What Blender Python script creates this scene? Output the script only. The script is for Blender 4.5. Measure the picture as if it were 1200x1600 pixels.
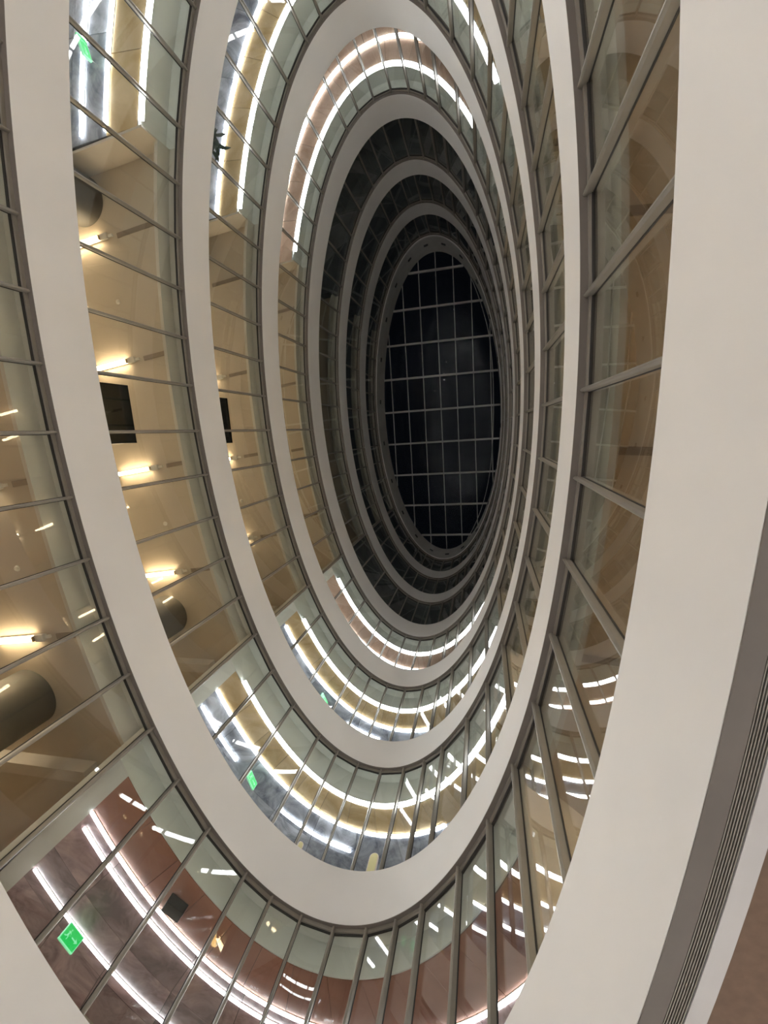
import bpy, bmesh, math, random
from mathutils import Matrix, Vector

random.seed(7)
for o in list(bpy.data.objects):
    bpy.data.objects.remove(o)
scene = bpy.context.scene
COL = scene.collection

# ------------------------------------------------------------------ camera, world, exposure
# World: x across the short axis of the oval well, y along its long axis, z up.
# Origin is the centre of the oval at the photographer's eye height.
cam_data = bpy.data.cameras.new('camera')
cam_data.sensor_fit = 'VERTICAL'
cam_data.sensor_height = 36.0
cam_data.lens = 684.77 / 1600.0 * 36.0
cam_data.clip_start = 0.05
cam_data.clip_end = 400
cam = bpy.data.objects.new('camera', cam_data)
COL.objects.link(cam)
RGT = Vector((0.97396359, 0.06418480, 0.21742869))
DWN = Vector((-0.02358485, 0.98256719, -0.18440572))
FWD = Vector((-0.22547434, 0.17447643, 0.95849846))
m = Matrix.Identity(4)
for i in range(3):
    m[i][0] = RGT[i]; m[i][1] = -DWN[i]; m[i][2] = -FWD[i]
m[0][3], m[1][3], m[2][3] = 3.5509, 1.8357, 0.0
cam.matrix_world = m
scene.camera = cam

world = bpy.data.worlds.new('night')
scene.world = world
world.use_nodes = True
world.node_tree.nodes['Background'].inputs[0].default_value = (0.01, 0.013, 0.02, 1)
world.node_tree.nodes['Background'].inputs[1].default_value = 0.03

vs = scene.view_settings
vs.view_transform = 'Standard'
vs.look = 'None'
vs.gamma = 1.0
vs.use_curve_mapping = False
vs.exposure = 2.02
scene.cycles.max_bounces = 7
scene.cycles.diffuse_bounces = 4
scene.cycles.glossy_bounces = 4
scene.cycles.transparent_max_bounces = 24
scene.cycles.sample_clamp_indirect = 0.0

LED_POWER = 7.5        # white ceiling lines
TUBE_POWER = 7.0       # warm battens by the glass
TUBE_FILL = 30.0       # unseen battens added deeper in the rooms to even the light
LOBBY_POWER = 88.0     # unseen downlights added to light the lobby floor

# ------------------------------------------------------------------ measures of the well
A, B = 5.0, 12.606
ZB = {8: 2.517, 7: 7.518, 6: 12.263, 5: 16.956, 4: 21.663, 3: 26.487, 2: 31.22, 1: 36.095}
ZT = {8: 4.106, 7: 8.76, 6: 13.513, 5: 18.344, 4: 23.174, 3: 27.943, 2: 32.807, 1: 39.345}
GROUND = -1.6
SKY = 39.36
WBACK = 7.0
D2R = math.pi / 180


def P(t, w, z=0.0):
    """point at ellipse parameter t (degrees), offset w outward"""
    c, s = math.cos(t * D2R), math.sin(t * D2R)
    nx, ny = c / A, s / B
    l = math.hypot(nx, ny)
    return Vector((A * c + w * nx / l, B * s + w * ny / l, z))


def NRM(t):
    c, s = math.cos(t * D2R), math.sin(t * D2R)
    v = Vector((c / A, s / B, 0))
    return v.normalized()


# mullion positions by arc length on the glass line
WG = 0.17
_N = 14400
_s = [0.0]
for i in range(1, _N + 1):
    _s.append(_s[-1] + (P(i * 360 / _N, WG) - P((i - 1) * 360 / _N, WG)).length)
PERIM = _s[-1]
half = PERIM / 2
dl = 1.3675
ds = (half - 18 * dl) / 6
sp = [dl] * 9 + [ds] * 6 + [dl] * 9
acc = 0.0
MS = []
for rep in range(2):
    for q in sp:
        MS.append(acc); acc += q


def t_of_s(s):
    lo, hi = 0, _N
    while hi - lo > 1:
        mid = (lo + hi) // 2
        if _s[mid] <= s: lo = mid
        else: hi = mid
    return (lo + (s - _s[lo]) / max(1e-9, _s[hi] - _s[lo])) * 360 / _N


MT = [t_of_s(s) for s in MS]
NB = len(MT)

# ------------------------------------------------------------------ materials


def mat(name, color, rough=0.6, metal=0.0, var=0.0, scale=3.0, bump=0.0, spec=0.5):
    ma = bpy.data.materials.new(name)
    ma.use_nodes = True
    nt = ma.node_tree
    b = nt.nodes['Principled BSDF']
    b.inputs['Base Color'].default_value = (*color, 1)
    b.inputs['Roughness'].default_value = rough
    b.inputs['Metallic'].default_value = metal
    b.inputs['Specular IOR Level'].default_value = spec
    if var or bump:
        tc = nt.nodes.new('ShaderNodeTexCoord')
        nz = nt.nodes.new('ShaderNodeTexNoise')
        nz.inputs['Scale'].default_value = scale
        nz.inputs['Detail'].default_value = 5
        nt.links.new(tc.outputs['Object'], nz.inputs['Vector'])
        if var:
            rp = nt.nodes.new('ShaderNodeMapRange')
            rp.inputs[1].default_value = 0.3; rp.inputs[2].default_value = 0.7
            rp.inputs[3].default_value = 1 - var; rp.inputs[4].default_value = 1 + var
            mx = nt.nodes.new('ShaderNodeMix'); mx.data_type = 'RGBA'; mx.blend_type = 'MULTIPLY'
            mx.inputs[0].default_value = 1
            mx.inputs[6].default_value = (*color, 1)
            nt.links.new(nz.outputs['Fac'], rp.inputs[0])
            nt.links.new(rp.outputs[0], mx.inputs[7])
            nt.links.new(mx.outputs[2], b.inputs['Base Color'])
        if bump:
            bp = nt.nodes.new('ShaderNodeBump')
            bp.inputs['Strength'].default_value = bump
            bp.inputs['Distance'].default_value = 0.01
            nt.links.new(nz.outputs['Fac'], bp.inputs['Height'])
            nt.links.new(bp.outputs[0], b.inputs['Normal'])
    return ma


def marble(name, c0, c1, rough=0.18, scale=0.9, rand=0.25):
    """polished veined stone; each panel takes its own shade"""
    ma = bpy.data.materials.new(name)
    ma.use_nodes = True
    nt = ma.node_tree
    b = nt.nodes['Principled BSDF']
    tc = nt.nodes.new('ShaderNodeTexCoord')
    oi = nt.nodes.new('ShaderNodeObjectInfo')
    ad = nt.nodes.new('ShaderNodeVectorMath'); ad.operation = 'MULTIPLY_ADD'
    ad.inputs[1].default_value = (1, 1, 1)
    sc = nt.nodes.new('ShaderNodeVectorMath'); sc.operation = 'SCALE'
    sc.inputs[0].default_value = (7, 13, 3)
    nt.links.new(oi.outputs['Random'], sc.inputs['Scale'])
    nt.links.new(tc.outputs['Object'], ad.inputs[0])
    nt.links.new(sc.outputs[0], ad.inputs[2])
    nz = nt.nodes.new('ShaderNodeTexNoise')
    nz.inputs['Scale'].default_value = scale
    nz.inputs['Detail'].default_value = 8
    nz.inputs['Roughness'].default_value = 0.62
    nz.inputs['Distortion'].default_value = 1.6
    nt.links.new(ad.outputs[0], nz.inputs['Vector'])
    cr = nt.nodes.new('ShaderNodeValToRGB')
    cr.color_ramp.elements[0].position = 0.33; cr.color_ramp.elements[0].color = (*c0, 1)
    cr.color_ramp.elements[1].position = 0.68; cr.color_ramp.elements[1].color = (*c1, 1)
    nt.links.new(nz.outputs['Fac'], cr.inputs[0])
    mr = nt.nodes.new('ShaderNodeMapRange')
    mr.inputs[3].default_value = 1 - rand; mr.inputs[4].default_value = 1 + rand
    nt.links.new(oi.outputs['Random'], mr.inputs[0])
    mx = nt.nodes.new('ShaderNodeMix'); mx.data_type = 'RGBA'; mx.blend_type = 'MULTIPLY'
    mx.inputs[0].default_value = 1
    nt.links.new(cr.outputs[0], mx.inputs[6]); nt.links.new(mr.outputs[0], mx.inputs[7])
    nt.links.new(mx.outputs[2], b.inputs['Base Color'])
    b.inputs['Roughness'].default_value = rough
    b.inputs['Specular IOR Level'].default_value = 0.25
    return ma


def emit(name, color, strength, base=(0.8, 0.8, 0.8)):
    ma = bpy.data.materials.new(name)
    ma.use_nodes = True
    nt = ma.node_tree
    b = nt.nodes['Principled BSDF']
    b.inputs['Base Color'].default_value = (*base, 1)
    b.inputs['Emission Color'].default_value = (*color, 1)
    b.inputs['Emission Strength'].default_value = strength
    return ma


def glass(name, tint=(0.94, 0.955, 0.94), ior=1.5, wave=0.012):
    ma = bpy.data.materials.new(name)
    ma.use_nodes = True
    nt = ma.node_tree
    nt.nodes.remove(nt.nodes['Principled BSDF'])
    out = nt.nodes['Material Output']
    tr = nt.nodes.new('ShaderNodeBsdfTransparent'); tr.inputs[0].default_value = (*tint, 1)
    gl = nt.nodes.new('ShaderNodeBsdfGlossy'); gl.inputs['Roughness'].default_value = 0.0
    fr = nt.nodes.new('ShaderNodeFresnel'); fr.inputs[0].default_value = ior
    # same reflectance on both faces of the pane (front ior, back 1/ior)
    ge = nt.nodes.new('ShaderNodeNewGeometry')
    bi = nt.nodes.new('ShaderNodeMapRange')
    bi.inputs[3].default_value = ior; bi.inputs[4].default_value = 1.0 / ior
    nt.links.new(ge.outputs['Backfacing'], bi.inputs[0])
    nt.links.new(bi.outputs[0], fr.inputs[0])
    # very slight waviness of the float glass
    tc = nt.nodes.new('ShaderNodeTexCoord')
    nz = nt.nodes.new('ShaderNodeTexNoise'); nz.inputs['Scale'].default_value = 0.7
    bp = nt.nodes.new('ShaderNodeBump'); bp.inputs['Strength'].default_value = wave
    bp.inputs['Distance'].default_value = 0.1
    nt.links.new(tc.outputs['Object'], nz.inputs['Vector'])
    nt.links.new(nz.outputs['Fac'], bp.inputs['Height'])
    nt.links.new(bp.outputs[0], gl.inputs['Normal'])
    mx = nt.nodes.new('ShaderNodeMixShader')
    nt.links.new(fr.outputs[0], mx.inputs[0])
    nt.links.new(tr.outputs[0], mx.inputs[1])
    nt.links.new(gl.outputs[0], mx.inputs[2])
    nt.links.new(mx.outputs[0], out.inputs[0])
    return ma


M = {
    'white': mat('white_plaster', (0.72, 0.70, 0.685), 0.65, var=0.025, scale=0.6),
    'trimwhite': mat('off_white_ceiling_strip', (0.53, 0.51, 0.50), 0.65, var=0.03),
    'roofband': mat('grey_roof_band', (0.58, 0.57, 0.55), 0.7, var=0.06, scale=1.5),
    'soffit': mat('bronze_grey_soffit', (0.145, 0.125, 0.108), 0.6, var=0.05),
    'alu': mat('bronze_grey_aluminium', (0.26, 0.235, 0.20), 0.42, 0.25, var=0.04, scale=6),
    'gasket': mat('black_gasket', (0.022, 0.02, 0.018), 0.6),
    'glass': glass('window_glass'),
    'skyglass': glass('skylight_glass', (0.85, 0.87, 0.88), 1.19, 0.0),
    'bar': mat('skylight_bar_paint', (0.42, 0.42, 0.40), 0.5, var=0.04),
    'stone_floor': mat('pale_stone_floor', (0.60, 0.59, 0.58), 0.35, var=0.08, scale=1.2),
    'carpet': mat('grey_carpet', (0.52, 0.51, 0.49), 0.9, var=0.1, scale=8),
    'beige': mat('beige_ceiling_paint', (0.53, 0.445, 0.34), 0.75, var=0.03, scale=0.8),
    'beigewall': mat('beige_wall_paint', (0.60, 0.53, 0.44), 0.75, var=0.03, scale=0.8),
    'fascia': mat('off_white_fascia', (0.60, 0.565, 0.49), 0.6, var=0.04, scale=1.0),
    'border': mat('pale_grey_green_plaster', (0.74, 0.76, 0.71), 0.6, var=0.04, scale=1.0),
    'groundceil': mat('brown_ground_ceiling', (0.15, 0.088, 0.055), 0.6, var=0.12, scale=14, bump=0.1),
    'stripe': mat('brown_stripe', (0.27, 0.21, 0.155), 0.7),
    'brown': marble('red_brown_panel', (0.36, 0.155, 0.095), (0.46, 0.22, 0.145), 0.42, 0.6, 0.08),
    'plum': marble('plum_brown_marble', (0.19, 0.115, 0.125), (0.58, 0.42, 0.42), 0.38, 0.8, 0.22),
    'tan': marble('tan_panel', (0.52, 0.36, 0.16), (0.74, 0.58, 0.37), 0.3, 0.7, 0.1),
    'pink': marble('pink_tan_panel', (0.55, 0.37, 0.27), (0.74, 0.56, 0.45), 0.3, 0.7, 0.1),
    'blue': marble('blue_grey_marble', (0.16, 0.18, 0.23), (0.74, 0.78, 0.88), 0.35, 0.9, 0.25),
    'unlitceil': mat('unlit_ceiling', (0.16, 0.17, 0.18), 0.6, var=0.1),  # ceilings of the unlit upper floors, their darkness put into the colour
    'led': emit('white_led', (0.93, 0.95, 1.0), LED_POWER),
    'tube': emit('warm_tube', (1.0, 0.78, 0.50), TUBE_POWER),
    'tube_fill': emit('warm_tube_fill', (1.0, 0.85, 0.64), TUBE_FILL),  # tubes of the added back row, stronger than the front row
    'downlight': emit('downlight_disc', (1.0, 0.985, 0.97), LOBBY_POWER),
    'uplight': emit('uplight_disc', (1.0, 0.93, 0.86), 450.0),
    'housing': mat('cream_metal', (0.75, 0.70, 0.60), 0.4),
    'socket': mat('amber_plastic', (0.45, 0.32, 0.18), 0.4),
    'column': mat('dark_grey_column', (0.085, 0.078, 0.066), 0.6, var=0.06, scale=2),
    'black': mat('black_gloss', (0.006, 0.006, 0.006), 0.12, spec=0.25),
    'blackmatt': mat('black_matt', (0.02, 0.022, 0.024), 0.5),
    'exit': emit('exit_green', (0.003, 0.8, 0.11), 0.17, (0.0, 0.12, 0.03)),
    'exitwhite': emit('exit_white', (0.30, 1.0, 0.50), 0.2, (0.1, 0.2, 0.14)),
    'amber': emit('amber_glow', (1.0, 0.58, 0.2), 0.22, (0.3, 0.18, 0.06)),
    'leaf': mat('dark_green_leaf', (0.045, 0.075, 0.06), 0.4, var=0.2, scale=9),
    'stem': mat('brown_stem', (0.12, 0.08, 0.05), 0.7),
    'soil': mat('dark_soil', (0.03, 0.022, 0.016), 0.9),
    'pot': mat('grey_pot', (0.35, 0.34, 0.33), 0.5),
    'yellow': mat('pale_yellow_lacquer', (0.66, 0.58, 0.30), 0.35),
    'pinkedge': mat('pale_pink_edge', (0.70, 0.58, 0.52), 0.4),
    'steel': mat('brushed_steel', (0.5, 0.5, 0.5), 0.3, 0.9),
}

# ------------------------------------------------------------------ helpers


def obj(name, me, material, parent=None):
    if material is not None and len(me.materials) == 0:
        me.materials.append(material)
    o = bpy.data.objects.new(name, me)
    COL.objects.link(o)
    if parent is not None:
        o.parent = parent
    return o


def empty(name, loc=(0, 0, 0), rz=0.0):
    o = bpy.data.objects.new(name, None)
    COL.objects.link(o)
    o.location = loc
    o.rotation_euler = (0, 0, rz)
    o.empty_display_size = 0.2
    return o


def tag(o, label, cat=None, group=None, kind=None):
    o['label'] = label
    if cat: o['category'] = cat
    if group: o['group'] = group
    if kind: o['kind'] = kind
    return o


def mesh_py(name, v, f, smooth=False):
    me = bpy.data.meshes.new(name)
    me.from_pydata([tuple(x) for x in v], [], f)
    bm = bmesh.new(); bm.from_mesh(me)
    bmesh.ops.recalc_face_normals(bm, faces=bm.faces)
    bm.to_mesh(me); bm.free()
    if smooth:
        for p in me.polygons: p.use_smooth = True
    return me


def sweep(name, prof, tlo=0.0, thi=360.0, n=180, smooth_angle=True):
    """solid of a (w, z) section swept round the oval. tlo/thi may be functions of w."""
    fl = tlo if callable(tlo) else (lambda w: tlo)
    fh = thi if callable(thi) else (lambda w: thi)
    closed = (not callable(tlo)) and (not callable(thi)) and abs(thi - tlo) >= 359.999
    k = len(prof)
    rows = n if closed else n + 1
    v = []
    for j in range(rows):
        for (w, z) in prof:
            t = fl(w) + (fh(w) - fl(w)) * j / n
            v.append(P(t, w, z))
    f = []
    for j in range(n):
        j2 = (j + 1) % rows
        for i in range(k):
            i2 = (i + 1) % k
            f.append((j * k + i, j * k + i2, j2 * k + i2, j2 * k + i))
    if not closed:
        f.append(tuple(range(k)))
        f.append(tuple((rows - 1) * k + i for i in range(k)))
    me = mesh_py(name, v, f)
    if smooth_angle:
        for p in me.polygons: p.use_smooth = True
        me.set_sharp_from_angle(angle=35 * D2R)
    return me


def rect(w0, w1, z0, z1):
    return [(w0, z0), (w1, z0), (w1, z1), (w0, z1)]


def box_me(name, sx, sy, sz, bev=0.0, at=(0, 0, 0), seg=2):
    bm = bmesh.new()
    bmesh.ops.create_cube(bm, size=1)
    bmesh.ops.scale(bm, vec=(sx, sy, sz), verts=bm.verts)
    if bev:
        bmesh.ops.bevel(bm, geom=bm.edges[:], offset=bev, segments=seg, affect='EDGES', profile=0.7)
    bmesh.ops.translate(bm, vec=at, verts=bm.verts)
    me = bpy.data.meshes.new(name)
    bm.to_mesh(me); bm.free()
    return me


def lathe_me(name, prof, n=32, axis='Z'):
    """profile of (r, z)"""
    v, f = [], []
    k = len(prof)
    for j in range(n):
        a = 2 * math.pi * j / n
        for (r, z) in prof:
            p = Vector((r * math.cos(a), r * math.sin(a), z))
            if axis == 'X': p = Vector((p.z, p.x, p.y))
            v.append(p)
    for j in range(n):
        j2 = (j + 1) % n
        for i in range(k - 1):
            f.append((j * k + i, j2 * k + i, j2 * k + i + 1, j * k + i + 1))
    if prof[0][0] > 1e-6 and prof[-1][0] > 1e-6:      # a ring: close the section instead of capping it
        for j in range(n):
            j2 = (j + 1) % n
            f.append((j * k + k - 1, j2 * k + k - 1, j2 * k, j * k))
    else:
        f.append(tuple(j * k for j in range(n)))
        f.append(tuple(j * k + k - 1 for j in range(n)))
    me = mesh_py(name, v, f)
    for p in me.polygons: p.use_smooth = True
    me.set_sharp_from_angle(angle=40 * D2R)
    return me


def wall_me(name, p0, p1, th, z0, z1):
    d = (p1 - p0); d.z = 0
    nrm = Vector((-d.y, d.x, 0)).normalized() * th / 2
    q = [p0 - nrm, p1 - nrm, p1 + nrm, p0 + nrm]
    v = [Vector((a.x, a.y, z)) for z in (z0, z1) for a in q]
    f = [(0, 1, 2, 3), (4, 5, 6, 7), (0, 1, 5, 4), (1, 2, 6, 5), (2, 3, 7, 6), (3, 0, 4, 7)]
    return mesh_py(name, v, f)


ORD = {7: 'lowest', 6: 'second', 5: 'third', 4: 'fourth', 3: 'fifth', 2: 'sixth', 1: 'topmost'}
BAND = {8: 'lowest', 7: 'second', 6: 'third', 5: 'fourth', 4: 'fifth', 3: 'sixth', 2: 'seventh'}

# ------------------------------------------------------------------ the setting: shell
_fv = [P(i * 360 / 120, WBACK + 0.1, z) for z in (GROUND - 0.2, GROUND) for i in range(120)]
_ff = [tuple(range(120)), tuple(range(120, 240))] + [(i, (i + 1) % 120, 120 + (i + 1) % 120, 120 + i) for i in range(120)]
fl = obj('floor', mesh_py('floor', _fv, _ff), M['stone_floor'])
tag(fl, 'pale polished stone floor of the lobby at the foot of the well', kind='structure')

ow = obj('wall_outer', sweep('wall_outer', rect(WBACK, WBACK + 0.25, GROUND - 0.2, SKY), n=120), M['beigewall'])
tag(ow, 'beige outer wall closing the rooms all round', kind='structure')

# ground floor ceiling round the well
gc = obj('ceiling', sweep('ceiling_ground', rect(0.36, WBACK, ZB[8] - 0.0, ZB[8] + 0.12), n=160), M['groundceil'])
tag(gc, 'brown ground floor ceiling beyond the slotted grille', kind='structure')
tr = obj('trim_9', sweep('trim_ground', rect(0.245, 0.36, ZB[8] - 0.012, ZB[8] + 0.12), n=200), M['trimwhite'])
tag(tr, 'narrow white ceiling strip between the slotted grille and brown ceiling', kind='structure')

# slotted air grille round the foot of the lowest band
gr = empty('air_grille', tuple(P(20, 0.19, ZB[8])))
tag(gr, 'long curved slotted air grille under the lowest white band', 'grille')
base = P(20, 0.19, ZB[8])


def child_at(o, parent):
    o.parent = parent
    o.matrix_parent_inverse = Matrix.Translation(-Vector(parent.location))
    return o


child_at(obj('plenum', sweep('plenum', rect(0.131, 0.2445, ZB[8] + 0.025, ZB[8] + 0.12), n=200), M['gasket']), gr)
for k in range(7):
    w = 0.137 + k * 0.0155
    child_at(obj('slat', sweep('slat', rect(w, w + 0.006, ZB[8] - 0.008, ZB[8] + 0.004), n=200), M['alu']), gr)

# ------------------------------------------------------------------ white bands (floor edges)
for k in range(8, 0, -1):
    zb, zt = ZB[k], ZT[k]
    mt = M['white'] if k > 1 else M['roofband']
    prof = [(0, zb), (0.012, zb - 0.0), (0.13, zb), (0.13, zb + 0.12), (0.30, zb + 0.12), (0.30, zt), (0.0, zt)]
    prof = [(0, zb), (0.13, zb), (0.13, zb + 0.12), (0.13, zt), (0.0, zt)]
    o = obj('trim_%d' % k, sweep('band', prof, n=240), mt)
    if k == 1:
        tag(o, 'grey roof band round the dark skylight, highest of the bands', kind='structure')
    else:
        tag(o, 'smooth white curved floor-edge band, %s of the rings seen from below' % BAND[k], kind='structure')
    s = obj('soffit', sweep('soffit', rect(0.004, 0.24 if k < 8 else 0.13, zb - 0.012, zb + 0.0), n=240), M['soffit'], o)
    s['label'] = 'bronze grey underside strip'
    if k == 1:
        lip = obj('lip', sweep('lip', rect(-0.05, 0.0, zb, zb + 0.22), n=240), M['white'], o)
        lip['label'] = 'pale rounded lower lip'
        for t in range(8, 360, 16):
            p = P(t, -0.03, zb + 1.45)
            b = obj('vent_plug', bpy.data.meshes.get('vent_plug') or box_me('vent_plug', 0.06, 0.34, 0.26, 0.02), M['blackmatt'], o)
            b.location = p
            b.rotation_euler = (0, 0, math.atan2(NRM(t).y, NRM(t).x))

# ------------------------------------------------------------------ glazing rings


def mullion_mesh(h):
    # local x = outward, y = tangent; front nose slightly rounded
    prof = [(-0.105, -0.018), (-0.115, -0.008), (-0.115, 0.008), (-0.105, 0.018), (-0.085, 0.031), (0.0, 0.033),
            (0.0, -0.033), (-0.085, -0.031)]
    v = [Vector((x, y, z)) for z in (0, h) for (x, y) in prof]
    k = len(prof)
    f = [tuple(range(k)), tuple(range(k, 2 * k))] + [(i, (i + 1) % k, k + (i + 1) % k, k + i) for i in range(k)]
    return mesh_py('mullion', v, f)


for k in range(7, 0, -1):
    z0 = ZT[k + 1] - 0.75
    z1 = ZB[k] - 0.012
    win = empty('window_%d' % k, (0, 0, z0))
    tag(win, 'ring of flat glass panes between slim bronze mullions, %s glazed floor' % ORD[k], kind='structure')
    h = z1 - z0
    mm = mullion_mesh(h)
    gm = box_me('gasket', 0.02, 0.088, h, at=(0.008, 0, h / 2))
    mm.materials.append(M['alu']); gm.materials.append(M['gasket'])
    for i in range(NB):
        t = MT[i]
        nr = NRM(t)
        o = bpy.data.objects.new('mullion', mm)
        COL.objects.link(o); o.parent = win
        o.location = P(t, 0.165, 0)
        o.rotation_euler = (0, 0, math.atan2(nr.y, nr.x))
        g = bpy.data.objects.new('gasket', gm)
        COL.objects.link(g); g.parent = o
        # pane between this mullion and the next
        pa = P(t, WG + 0.008, 0); pb = P(MT[(i + 1) % NB], WG + 0.008, 0)
        d = (pb - pa); L = d.length; d.normalize()
        pa2 = pa + d * 0.012; pb2 = pb - d * 0.012
        out = Vector((d.y, -d.x, 0))
        if out.dot(nr) < 0: out = -out
        v = []
        for z in (0, h):
            for q in (pa2, pb2, pb2 + out * 0.012, pa2 + out * 0.012):
                v.append(Vector((q.x, q.y, z)) - pa2)
        me = mesh_py('pane', v, [(0, 1, 2, 3), (4, 5, 6, 7), (0, 1, 5, 4), (1, 2, 6, 5), (2, 3, 7, 6), (3, 0, 4, 7)])
        po = obj('pane', me, M['glass'], win)
        po.location = pa2
    # straight head frame pieces, one ring per floor
    vs_, fs_, vg, fg = [], [], [], []
    for i in range(NB):
        pa = P(MT[i], 0.165, 0); pb = P(MT[(i + 1) % NB], 0.165, 0)
        d = (pb - pa).normalized()
        out = Vector((d.y, -d.x, 0))
        if out.dot(NRM(MT[i])) < 0: out = -out
        for (V, F, o0, o1, za, zb) in ((vs_, fs_, -0.05, 0.05, h - 0.075, h), (vg, fg, -0.012, 0.03, h - 0.105, h - 0.075)):
            b0 = len(V)
            for z in (za, zb):
                for q in (pa + out * o0, pb + out * o0, pb + out * o1, pa + out * o1):
                    V.append((q.x, q.y, z))
            F += [tuple(b0 + a for a in q) for q in ((0, 1, 2, 3), (4, 5, 6, 7), (0, 1, 5, 4), (1, 2, 6, 5), (2, 3, 7, 6), (3, 0, 4, 7))]
    hf = obj('head_frame', mesh_py('head_frame', vs_, fs_), M['alu'], win)
    obj('head_gasket', mesh_py('head_gasket', vg, fg), M['gasket'], hf)

# ------------------------------------------------------------------ skylight
sk = empty('window_8', (0, 0, SKY))
tag(sk, 'flat oval skylight of dark panes in a pale grid at the top', kind='structure')
XS = [i * 1.42 for i in range(-3, 4)]
YS = [i * 2.81 for i in range(-4, 5)]
for x in XS:
    y = B * math.sqrt(max(0, 1 - (x / A) ** 2))
    obj('glazing_bar', box_me('glazing_bar', 0.07, 2 * y, 0.10, at=(x, 0, 0.0)), M['bar'], sk)
for y in YS:
    x = A * math.sqrt(max(0, 1 - (y / B) ** 2))
    obj('purlin', box_me('purlin', 2 * x, 0.15, 0.20, at=(0, y, -0.03)), M['bar'], sk)


def clip_rect(x0, x1, y0, y1):
    poly = [(A * 1.0 * math.cos(i * math.pi / 60), B * 1.0 * math.sin(i * math.pi / 60)) for i in range(120)]
    for ax, val, sg in ((0, x0, 1), (0, x1, -1), (1, y0, 1), (1, y1, -1)):
        outp = []
        for i in range(len(poly)):
            p, q = poly[i], poly[(i + 1) % len(poly)]
            dp, dq = (p[ax] - val) * sg, (q[ax] - val) * sg
            if dp >= 0: outp.append(p)
            if (dp >= 0) != (dq >= 0):
                u = dp / (dp - dq)
                outp.append((p[0] + (q[0] - p[0]) * u, p[1] + (q[1] - p[1]) * u))
        poly = outp
        if len(poly) < 3: return None
    return poly


gx = [-5.1] + XS + [5.1]
gy = [-12.8] + YS + [12.8]
for i in range(len(gx) - 1):
    for j in range(len(gy) - 1):
        pl = clip_rect(gx[i], gx[i + 1], gy[j], gy[j + 1])
        if not pl: continue
        n = len(pl)
        v = [Vector((x, y, z)) for z in (0.06, 0.075) for (x, y) in pl]
        f = [tuple(range(n)), tuple(range(n, 2 * n))] + [(a, (a + 1) % n, n + (a + 1) % n, n + a) for a in range(n)]
        obj('pane', mesh_py('sky_pane', v, f), M['skyglass'], sk)

# thin curved rod under the right side of the skylight
cpts = [(2.35, -11.2), (3.0, -10.1), (3.9, -7.2), (4.3, -5.2), (4.5, -1.6), (4.35, 2.7), (4.0, 6.5), (3.0, 9.8), (1.9, 11.6)]
cu = bpy.data.curves.new('rod_curve', 'CURVE'); cu.dimensions = '3D'; cu.bevel_depth = 0.03
spn = cu.splines.new('NURBS'); spn.points.add(len(cpts) - 1); spn.use_endpoint_u = True; spn.order_u = 4
for pnt, (x, y) in zip(spn.points, cpts): pnt.co = (x, y, SKY - 0.2, 1)
tmp = bpy.data.objects.new('tmp', cu); COL.objects.link(tmp)
dg = bpy.context.evaluated_depsgraph_get()
tme = bpy.data.meshes.new_from_object(tmp.evaluated_get(dg))
bpy.data.objects.remove(tmp)
tme.materials.clear()
tag(obj('curved_rod', tme, M['bar']), 'thin curved rod under the right side of the skylight', 'rod')

# ------------------------------------------------------------------ rooms behind the glass
SL = 1.6


def lowL(w): return 140.8 - (w - 0.15) * SL
def lowR(w): return 180 - lowL(w)
def upL(w): return 209.9 - (w - 0.15) * 1.25
def upR(w): return 540 - upL(w)


SIDE = {'near': 'at the near rounded end', 'far': 'at the far rounded end', 'left': 'along the long left side', 'right': 'along the long right side'}


def led(k, side, num, w, t0, t1, z, width, label, edge=False):
    """curved line of light fixed under a ceiling"""
    tm = (t0 + t1) / 2
    root = empty('line_light', tuple(P(tm, w, z)))
    tag(root, label, 'line light', 'white line lights of the glazed floors')
    n = max(6, int(abs(t1 - t0) / 2))
    a = obj('housing', sweep('led_housing', rect(w - width / 2 - 0.010, w + width / 2 + (0.010 if not edge else 0.0), z - 0.012, z), t0, t1, n), M['housing'])
    child_at(a, root)
    b = obj('diffuser', sweep('led_diffuser', rect(w - width / 2, w + width / 2, z - (0.075 if edge else 0.034), z - 0.012), t0, t1, n), M['led'])
    child_at(b, root)
    return root


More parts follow.
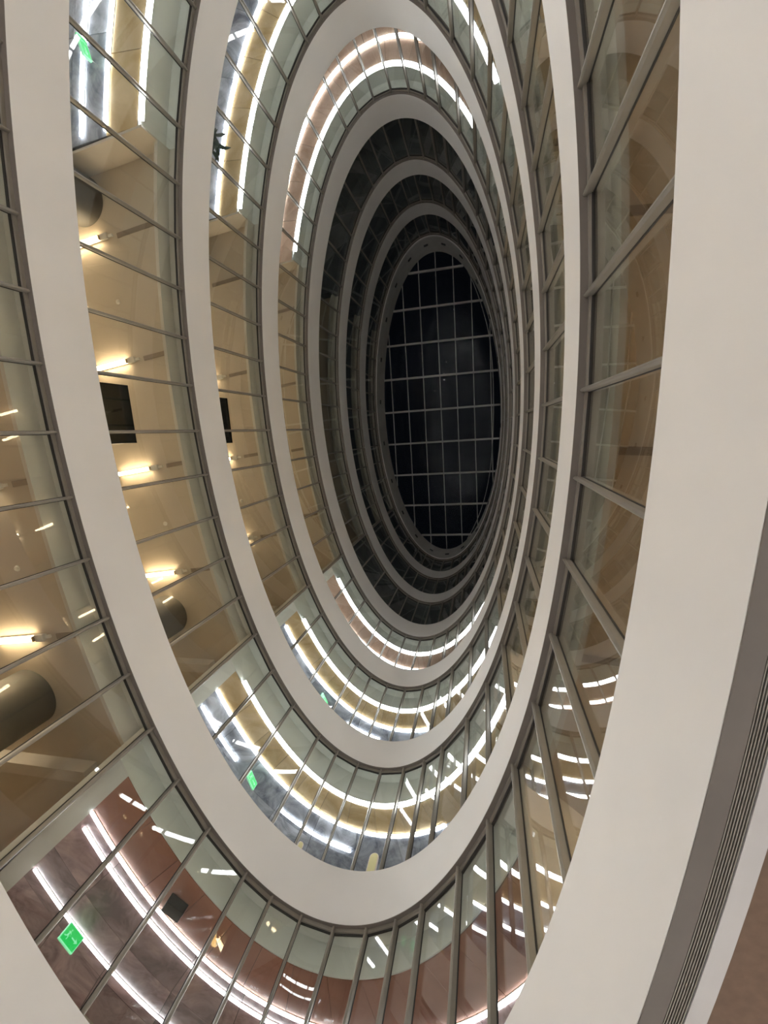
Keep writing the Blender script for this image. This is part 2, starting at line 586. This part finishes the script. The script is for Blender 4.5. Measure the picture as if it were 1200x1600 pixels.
# per floor: fascia offset, fascia drop, panel rows, lines of light
END = {
    7: dict(fw=0.60, d=0.60, rows=[(0.62, 2.1, 'brown'), (2.1, 3.85, 'plum'), (3.85, 5.4, 'plum'), (5.4, 6.98, 'plum')], lw=0.095,
            near=[(2.1, 133.7, 50), (2.58, 132.1, 68), (4.87, 129.3, 62)], far=[(2.1, 212, 322), (4.87, 214, 318)]),
    6: dict(fw=0.56, d=1.05, rows=[(0.57, 1.5, 'tan'), (1.5, 2.6, 'blue'), (2.6, 4.4, 'blue'), (4.4, 6.98, 'blue')], lw=0.115,
            near=[(0.52, 134.5, 44), (1.5, 134.7, 74.7), (2.33, 133.0, 121.5), (2.35, 109.5, 94.8)],
            far=[(0.52, 210.2, 322), (1.5, 208.8, 300), (2.25, 208.1, 240)]),
    5: dict(fw=0.56, d=1.05, rows=[(0.57, 1.33, 'tan'), (1.33, 2.6, 'blue'), (2.6, 4.4, 'blue'), (4.4, 6.98, 'blue')], lw=0.135,
            near=[(0.52, 134.4, 46), (1.33, 134.5, 82), (2.0, 105, 96)], far=[(0.52, 210.2, 318.8), (1.33, 208.7, 283)]),
    4: dict(fw=0.56, d=1.05, rows=[(0.57, 1.36, 'pink'), (1.36, 2.6, 'pink'), (2.6, 4.4, 'blue'), (4.4, 6.98, 'blue')], lw=0.15,
            near=[(0.53, 135.2, 50), (1.36, 134.0, 88)], far=[(0.53, 211.5, 308), (1.36, 210.5, 281.6)]),
}
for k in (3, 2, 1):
    END[k] = dict(fw=0.56, d=1.05, rows=[(0.57, 2.6, 'unlitceil'), (2.6, 6.98, 'unlitceil')], lw=0.15, near=[], far=[])

LINE_WORD = ['innermost', 'second row', 'third row', 'short last piece']

for k in range(7, 0, -1):
    zb = ZB[k]
    e = END[k]
    zf = ZB[k + 1] + 0.35            # room floor
    # slab over this floor (its underside shows next to the glass head)
    s = obj('floor_slab', sweep('floor_slab', rect(0.131, WBACK, zb, zb + 0.35), n=160), M['carpet'])
    tag(s, 'concrete floor slab above the %s glazed floor' % ORD[k], kind='structure')
    s.name = 'floor_%d' % k
    # beige rooms on the long sides
    for side, a0, a1 in (('left', lowL, upL), ('right', lambda w: upR(w) - 360, lowR)):
        c = obj('ceiling_%s_%d' % (side, k), sweep('ceiling_side', rect(0.52, WBACK, zb - 0.15, zb - 0.001), a0, a1, 60), M['beige'] if k >= 3 else M['unlitceil'])  # top two floors get the darkened colour for unlit rooms
        tag(c, 'beige painted ceiling %s, %s glazed floor' % (SIDE[side], ORD[k]), kind='structure')
        f = obj('trim_fascia_%s_%d' % (side, k), sweep('fascia_side', rect(0.42, 0.52, zb - 0.5, zb - 0.001), a0, a1, 60), M['fascia'])
        tag(f, 'off-white curved ceiling drop %s, %s glazed floor' % (SIDE[side], ORD[k]), kind='structure')
        pl_ = obj('head_strip', sweep('head_strip', rect(0.24, 0.42, zb - 0.03, zb - 0.001), a0, a1, 60), M['fascia'], f)
        pl_['label'] = 'off-white strip of ceiling next to the window head'
    # panelled ceilings of the rounded ends
    for side, a0, a1 in (('near', lambda w: 180 - (lowL(w) - 0.6), lambda w: lowL(w) - 0.6), ('far', lambda w: upL(w) + 0.03, lambda w: upR(w) - 0.03)):
        fw, d = e['fw'], e['d']
        cz = zb - d
        c = obj('ceiling_%s_%d' % (side, k), sweep('ceiling_end', [(fw, cz + 0.035), (WBACK, cz + 0.035), (WBACK, cz + 0.1), (fw, cz + 0.1)], a0, a1, 60), M['gasket'])
        tag(c, 'panelled ceiling with lines of light %s, %s glazed floor' % (SIDE[side], ORD[k]) if k > 3 else 'unlit ceiling %s, %s glazed floor' % (SIDE[side], ORD[k]), kind='structure')
        f = obj('trim_fascia_%s_%d' % (side, k), sweep('fascia_end', rect(fw - 0.03, fw, cz, zb - 0.001), a0, a1, 60), M['border'] if k > 3 else M['unlitceil'])
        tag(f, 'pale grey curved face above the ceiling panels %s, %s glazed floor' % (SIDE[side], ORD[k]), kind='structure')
        hs = obj('head_strip', sweep('head_strip', rect(0.24, fw - 0.03, zb - 0.03, zb - 0.001), a0, a1, 60), M['border'] if k > 3 else M['unlitceil'], f)
        # pale border along the slanting partitions
        if side == 'near':
            ei0 = lambda w: 180 - (137.4 - (w - 0.2) * 1.5)
            ei1 = lambda w: 137.4 - (w - 0.2) * 1.5
            bo = obj('border', sweep('border', rect(fw, WBACK, cz, cz + 0.035), ei1, a1, 4), M['border'] if k > 3 else M['unlitceil'], c)
            bo2 = obj('border', sweep('border', rect(fw, WBACK, cz, cz + 0.035), a0, ei0, 4), M['border'] if k > 3 else M['unlitceil'], c)
            lo, hi = ei0, ei1
        else:
            lo, hi = a0, a1
        # the panels
        for r, (w0, w1, mt) in enumerate(e['rows']):
            n = (14 if r == 0 else 11) if k > 3 else 10
            for q in range(n):
                g = 0.0025
                sh = 0.0 if r % 2 == 0 else 0.0
                fa = (lambda q_: (lambda w: lo(w) + (hi(w) - lo(w)) * (q_ / n + 0.0004)))(q)
                fb = (lambda q_: (lambda w: lo(w) + (hi(w) - lo(w)) * ((q_ + 1) / n - 0.0004)))(q)
                dz = random.uniform(0, 0.004)
                obj('panel', sweep('panel', rect(w0 + 0.006, w1 - 0.006, cz + dz, cz + 0.03), fa, fb, 6), M[mt], c)
        # lines of light
        for i, (w, t0, t1) in enumerate(e[side]):
            edge = w < 0.6
            led(k, side, i, fw - 0.032 - e['lw'] / 2 if edge else w, t0, t1, cz + (0.06 if edge else 0.0), e['lw'],
                'white ceiling line light %s, %s, %s glazed floor' % (SIDE[side], LINE_WORD[i], ORD[k]), edge)
    # partitions
    for nm, fn, wd in (('partition_near_left', lowL, 'near left'), ('partition_near_right', lowR, 'near right')):
        p0 = P(fn(0.2), 0.2); p1 = P(fn(WBACK - 0.02), WBACK - 0.02)
        o = obj('wall_%s_%d' % (nm, k), wall_me('partition', p0, p1, 0.14, zf, zb - 0.002), M['beigewall'])
        tag(o, 'beige partition wall %s, %s glazed floor' % (wd, ORD[k]), kind='structure')
    for nm, fn, wd, sg in (('step_far_left', upL, 'far left', 1), ('step_far_right', upR, 'far right', -1)):
        p0 = P(fn(0.45) , 0.45); p1 = P(fn(WBACK - 0.02), WBACK - 0.02)
        o = obj('wall_%s_%d' % (nm, k), wall_me('step', p0, p1, 0.06, zb - e['d'] - 0.01, zb - 0.002), M['beigewall'] if k > 3 else M['unlitceil'])
        tag(o, 'beige step between high and low ceiling %s, %s glazed floor' % (wd, ORD[k]), kind='structure')

# ------------------------------------------------------------------ warm batten lamps and brown ceiling stripes of the long sides
LAMPS = [(-7.05, -4.40), (-6.78, -0.90), (-6.55, 2.40), (-6.22, 5.85)]


def tube_lamp(x, y, zc, sgn, label, fill=False):
    root = empty('batten_lamp', (x, y, zc - 0.004), 0.08 if sgn > 0 else math.pi - 0.11)
    tag(root, label, 'tube lamp', 'warm batten lamps of the side rooms')
    obj('base', bpy.data.meshes.get('lamp_base') or box_me('lamp_base', 1.74, 0.13, 0.05, 0.008, (0.87, 0, -0.025)), M['housing'], root)
    for xs in (0.12, 1.62):
        o = obj('end_box', bpy.data.meshes.get('end_box') or box_me('end_box', 0.24, 0.17, 0.07, 0.012, (0, 0, -0.075)), M['housing'], root)
        o.location = (xs, 0, 0)
    for xs in (0.26, 1.48):
        o = obj('lamp_holder', bpy.data.meshes.get('lamp_holder') or box_me('lamp_holder', 0.05, 0.12, 0.10, 0.02, (0, 0, -0.105)), M['socket'], root)
        o.location = (xs, 0, 0)
    obj('end_clip', bpy.data.meshes.get('end_clip') or box_me('end_clip', 0.14, 0.07, 0.05, 0.006, (-0.07, 0, -0.03)), M['housing'], root)
    tb = bpy.data.meshes.get('tube_fill' if fill else 'tube_front')
    if not tb:
        tb = lathe_me('tube_fill' if fill else 'tube_front', [(0.0, 0), (0.04, 0.0), (0.058, 0.015), (0.058, 1.155), (0.04, 1.17), (0.0, 1.17)], 16, 'X')
    o = obj('tube', tb, M['tube_fill'] if fill else M['tube'], root)
    o.location = (0.285, 0, -0.13)
    return root


LWORD = ['farthest of the four', 'third from the near column', 'second from the near column', 'beside the near column']
for k in (7, 6, 5, 4):
    for i, (x, y) in enumerate(LAMPS):
        zc = ZB[k] - 0.15
        for sgn, side in ((-1, 'left'), (1, 'right')):
            xx = abs(x) * sgn
            tube_lamp(xx, y, zc, sgn, 'warm tube lamp on the %s ceiling, %s, %s glazed floor' % (side, LWORD[i], ORD[k]))
            tube_lamp((abs(x) + 2.3) * sgn, y, zc, sgn, 'added unseen warm tube lamp deeper in the %s room, %s, %s glazed floor' % (side, LWORD[i], ORD[k]), True)  # unseen back row, added to even out the ceiling light
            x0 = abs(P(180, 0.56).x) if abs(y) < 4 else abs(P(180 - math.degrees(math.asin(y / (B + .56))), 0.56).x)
            b = obj('ceiling_stripe', box_me('ceiling_stripe', abs(x) - 0.16 - x0 - 0.12, 0.13, 0.03, 0.004), M['stripe'])  # thin brown bar on the ceiling, in line with the lamp
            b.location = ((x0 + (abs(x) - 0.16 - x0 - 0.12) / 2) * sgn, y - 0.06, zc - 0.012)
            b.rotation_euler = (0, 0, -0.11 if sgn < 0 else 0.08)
            tag(b, 'brown ceiling stripe, %s side, lamp %s, %s glazed floor' % (side, LWORD[i], ORD[k]), 'ceiling slot', 'stripes in line with the batten lamps')

# ------------------------------------------------------------------ round columns


def column(x, y, k, label):
    z0 = ZB[k + 1] + 0.35; h = ZB[k] - 0.15 - z0
    root = empty('round_column', (x, y, z0))
    tag(root, label, 'column', 'round columns of the side rooms')
    me = lathe_me('column_shaft', [(0.0, 0), (0.68, 0), (0.68, h), (0.0, h)], 48)
    obj('shaft', me, M['column'], root)
    obj('plinth', lathe_me('column_plinth', [(0.0, 0), (0.74, 0), (0.74, 0.12), (0.70, 0.14), (0.0, 0.14)], 48), M['steel'], root)


for k in (7, 6, 5, 4):
    column(-7.05, 7.42, k, 'thick dark grey round column by the near left partition, %s glazed floor' % ORD[k])
    column(-7.75, -5.45, k, 'thick dark grey round column by the far left partition, %s glazed floor' % ORD[k])
    # dropped beam past the column
    zc = ZB[k] - 0.15
    bmx = obj('trim_beam_%d' % k, box_me('drop_beam', 5.6, 0.30, 0.36, 0.01), M['beigewall'])
    bmx.location = (-8.35, 9.15, zc - 0.17)
    tag(bmx, 'dropped beige ceiling beam past the near left column, %s glazed floor' % ORD[k], kind='structure')
    for (sx, sy, wd) in ((-7.1, -2.6, 'far'), (-6.65, 4.25, 'near')):
        root = empty('smoke_detector', (sx, sy, zc))
        tag(root, 'small cream smoke detector on the left ceiling, %s half, %s glazed floor' % (wd, ORD[k]), 'smoke detector', 'smoke detectors of the left rooms')
        obj('base_ring', lathe_me('det_base', [(0, 0), (0.07, 0), (0.07, -0.02), (0, -0.02)], 20), M['housing'], root)
        obj('dome', lathe_me('det_dome', [(0, -0.02), (0.055, -0.02), (0.045, -0.05), (0.02, -0.06), (0, -0.06)], 20), M['housing'], root)

# ------------------------------------------------------------------ black screens close to the left glass
for k, y0, y1 in ((6, 0.13, 1.64), (5, 0.17, 1.79), (4, 0.54, 2.19)):
    zf = ZB[k + 1] + 0.35
    top = ZB[k] - 2.0
    root = empty('standing_screen', (-5.62, (y0 + y1) / 2, zf))
    tag(root, 'black upright screen standing behind the left glass, %s glazed floor' % ORD[k], 'screen', 'black standing screens')
    hh = top - zf
    obj('panel', box_me('screen_panel', 0.06, y1 - y0, hh - 0.25, 0.01, (0, 0, 0.25 + (hh - 0.25) / 2)), M['black'], root)
    for q in (-0.5, 0.5):
        lg = obj('foot', box_me('screen_foot', 0.5, 0.06, 0.26, 0.01, (0, 0, 0.13)), M['blackmatt'], root)
        lg.location = (0, q, 0)

# ------------------------------------------------------------------ exit signs


def exit_sign(t, w, z, zceil, label, wid=0.52, hgt=0.30, rot=0.0):
    p = P(t, w, z); nr = NRM(t)
    root = empty('exit_sign', tuple(p), math.atan2(nr.y, nr.x) + rot)
    tag(root, label, 'exit sign', 'green exit signs')
    # local x = away from the well; face looks toward -x
    obj('case', box_me('exit_case', 0.06, wid, hgt, 0.01), M['exitwhite'], root)
    fc = obj('face', box_me('exit_face', 0.01, wid - 0.05, hgt - 0.05, 0.0, (-0.032, 0, 0)), M['exit'], root)
    fc['label'] = 'lit green face with running figure and arrow'
    # running figure: head, body, legs, arms + arrow, as flat raised shapes
    v, f = [], []

    def quad(a, b, c, d):
        i = len(v)
        for q in (a, b, c, d): v.append((-0.0385, q[0], q[1]))
        f.append((i, i + 1, i + 2, i + 3))

    def limb(a, b, wd):
        dx, dy = b[0] - a[0], b[1] - a[1]; l = math.hypot(dx, dy); ox, oy = -dy / l * wd, dx / l * wd
        quad((a[0] - ox, a[1] - oy), (b[0] - ox, b[1] - oy), (b[0] + ox, b[1] + oy), (a[0] + ox, a[1] + oy))
    limb((0.10, 0.075), (0.10, 0.105), 0.016)
    limb((0.11, 0.06), (0.13, -0.02), 0.018)
    limb((0.13, -0.02), (0.09, -0.05), 0.011); limb((0.09, -0.05), (0.10, -0.10), 0.010)
    limb((0.13, -0.02), (0.165, -0.06), 0.011); limb((0.165, -0.06), (0.20, -0.06), 0.010)
    limb((0.11, 0.05), (0.06, 0.025), 0.008); limb((0.115, 0.05), (0.16, 0.035), 0.008)
    limb((0.0, 0.0), (-0.13, 0.0), 0.014)
    i = len(v)
    for q in ((-0.12, 0.05), (-0.12, -0.05), (-0.20, 0.0)): v.append((-0.0385, q[0], q[1]))
    f.append((i, i + 1, i + 2))
    pic = obj('pictogram', mesh_py('exit_pictogram', v, f), M['exitwhite'], fc)
    for q in (-wid / 2 + 0.08, wid / 2 - 0.08):
        rd = obj('hanger_rod', box_me('hanger_rod', 0.012, 0.012, zceil - z - hgt / 2 + 0.01, 0, (0, q, hgt / 2 + (zceil - z - hgt / 2) / 2)), M['steel'], root)


exit_sign(121.0, 4.75, ZB[7] - 0.85, ZB[7] - 0.6, 'green lit exit sign hanging by the lowest floor outer light line', 0.52, 0.36)
exit_sign(117.6, 1.95, ZB[6] - 1.42, ZB[6] - 1.05, 'green lit exit sign at the near end, second glazed floor', 0.5, 0.26, 0.35)
exit_sign(113.9, 1.6, ZB[5] - 1.38, ZB[5] - 1.05, 'green lit exit sign at the near end, third glazed floor', 0.5, 0.28, 0.35)
exit_sign(216.4, 1.88, ZB[6] - 1.4, ZB[6] - 1.05, 'green lit exit sign at the far left end, second glazed floor', 0.5, 0.26, -0.5)

# ------------------------------------------------------------------ ceiling speaker and amber glowing rectangle on the lowest floor
p = P(117.8, 1.42, ZB[7] - 0.6)
root = empty('ceiling_speaker', tuple(p), 0.62)
tag(root, 'black boxy ceiling speaker on the red-brown panels of the lowest floor', 'speaker')
obj('cabinet', box_me('speaker_cabinet', 0.46, 0.36, 0.2, 0.015, (0, 0, -0.13)), M['blackmatt'], root)
obj('bracket', box_me('speaker_bracket', 0.12, 0.12, 0.04, 0.0, (0, 0, -0.02)), M['steel'], root)
p = P(110.2, 1.38, ZB[7] - 0.6)
root = empty('amber_rectangle', tuple(p), 0.15)
tag(root, 'small amber glowing rectangle on the red-brown panels of the lowest floor', 'lamp')
obj('lens', box_me('amber_face', 0.10, 0.36, 0.03, 0.006, (0, 0, -0.035)), M['amber'], root)
obj('back_plate', box_me('amber_plate', 0.12, 0.38, 0.02, 0.004, (0, 0, -0.01)), M['housing'], root)

# ------------------------------------------------------------------ plant behind the glass, third floor, far left
zf = ZB[6] + 0.35
p = P(216.8, 0.82, zf)
root = empty('potted_plant', tuple(p))
tag(root, 'dark leafy potted plant behind the far left glass of the third floor', 'plant')
pot = obj('pot', lathe_me('plant_pot', [(0.0, 0), (0.15, 0), (0.20, 0.36), (0.215, 0.36), (0.215, 0.40), (0.185, 0.40), (0.18, 0.34), (0.0, 0.34)], 28), M['pot'], root)
obj('soil', lathe_me('plant_soil', [(0.0, 0.335), (0.178, 0.335), (0.17, 0.355), (0.0, 0.36)], 24), M['soil'], pot)
TOP = 14.86 - zf


def stem_me(a, b, r):
    d = b - a; L = d.length; qz = d.to_track_quat('Z', 'Y')
    me = lathe_me('stem', [(0, 0), (r, 0), (r * 0.6, L), (0, L)], 8)
    me.transform(Matrix.Translation(a) @ qz.to_matrix().to_4x4())
    return me


def leaf_me(L, W):
    v, f = [], []
    n = 6
    for i in range(n + 1):
        u = i / n
        w = W * math.sin(math.pi * min(1, u * 0.92 + 0.05)) ** 0.8 * (1 - u * 0.25)
        z = -0.25 * L * u * u
        v += [(L * u, -w, z + 0.12 * w), (L * u, 0, z), (L * u, w, z + 0.12 * w)]
    for i in range(n):
        a = i * 3
        f += [(a, a + 1, a + 4, a + 3), (a + 1, a + 2, a + 5, a + 4)]
    me = bpy.data.meshes.new('leaf'); me.from_pydata(v, [], f)
    bm_ = bmesh.new(); bm_.from_mesh(me)
    bmesh.ops.solidify(bm_, geom=bm_.faces[:], thickness=0.004)
    bm_.to_mesh(me); bm_.free()
    for pp in me.polygons: pp.use_smooth = True
    return me


lm = leaf_me(0.38, 0.065); lm.materials.append(M['leaf'])
for s in range(5):
    ang = s * 72 * D2R + 0.4
    tipr = 0.12 + 0.1 * (s % 3)
    b = Vector((math.cos(ang) * tipr, math.sin(ang) * tipr, TOP - 0.28 * (s % 3) * 0.8 - 0.1))
    st = obj('stem', stem_me(Vector((math.cos(ang) * 0.03, math.sin(ang) * 0.03, 0.34)), b, 0.012), M['stem'], root)
    for q in range(9):
        lf = bpy.data.objects.new('leaf', lm); COL.objects.link(lf); lf.parent = st
        u = 1.0 - 0.11 * (q // 3)
        lf.location = Vector((math.cos(ang) * 0.03, math.sin(ang) * 0.03, 0.34)).lerp(b, u)
        lf.rotation_euler = (random.uniform(-.3, .3), random.uniform(-0.7, 0.3), q * 2.2 + s)

# ------------------------------------------------------------------ yellow rounded posts behind the third band
for (t, w, ztop, wd, lab) in ((87.3, 0.75, 9.93, 0.13, 'pale yellow round-topped board standing behind the near end glass, second floor'),
                              (104.3, 0.8, 9.54, 0.08, 'small pale round-topped board standing left of the taller yellow one, second floor')):
    zf = ZB[7] + 0.35
    p = P(t, w, zf)
    nr = NRM(t)
    root = empty('standing_board', tuple(p), math.atan2(nr.y, nr.x))
    tag(root, lab, 'board', 'round-topped boards on the second floor')
    h = ztop - zf

    def board(wd_, h_, x0, x1):
        pr = [(-wd_, 0.04), (wd_, 0.04), (wd_, h_ - wd_)] + [(wd_ * math.cos(a * math.pi / 10), h_ - wd_ + wd_ * math.sin(a * math.pi / 10)) for a in range(1, 10)] + [(-wd_, h_ - wd_)]
        n = len(pr)
        v = [(x, y, z) for x in (x0, x1) for (y, z) in pr]
        f = [tuple(range(n)), tuple(range(n, 2 * n))] + [(i, (i + 1) % n, n + (i + 1) % n, n + i) for i in range(n)]
        return mesh_py('board', v, f)
    obj('edge', board(wd, h, -0.02, 0.03), M['pinkedge'], root)
    obj('face', board(wd - 0.025, h - 0.025, -0.03, -0.02), M['yellow'], root)
    obj('foot', box_me('board_foot', 0.36, wd * 2, 0.05, 0.01, (0, 0, 0.025)), M['pinkedge'], root)

# ------------------------------------------------------------------ lobby lamps
for i in range(18):
    t = 10 + i * 20
    p = P(t, 1.9, ZB[8])
    root = empty('added_downlight', tuple(p))  # added out of view; bounce off the floor lights the bands
    tag(root, 'added unseen round downlight in the brown ground floor ceiling', 'downlight', 'added downlights of the ground floor ceiling')
    obj('rim', lathe_me('downlight_rim', [(0.22, 0.0), (0.27, 0.0), (0.27, -0.02), (0.22, -0.02)], 28), M['housing'], root)
    obj('disc', lathe_me('downlight_disc', [(0.0, 0.0), (0.22, 0.0), (0.22, -0.012), (0.0, -0.012)], 28), M['downlight'], root)

for i, (x, y) in enumerate([(-4.6, -9.4), (-2.5, -9.8), (-4.5, -8.3), (-2.9, -8.0), (-4.6, -7.1), (-2.95, -6.8), (-4.7, -5.2), (-4.0, -5.3), (-3.0, -5.3)]):
    root = empty('floor_uplight', (x, y, GROUND))
    tag(root, 'small round floor uplight in the lobby', 'uplight', 'floor uplights of the lobby')
    obj('bezel', lathe_me('uplight_bezel', [(0.05, 0), (0.09, 0), (0.085, 0.02), (0.05, 0.02)], 20), M['steel'], root)
    obj('lens', lathe_me('uplight_lens', [(0.0, 0), (0.05, 0), (0.05, 0.015), (0.0, 0.018)], 20), M['uplight'], root)
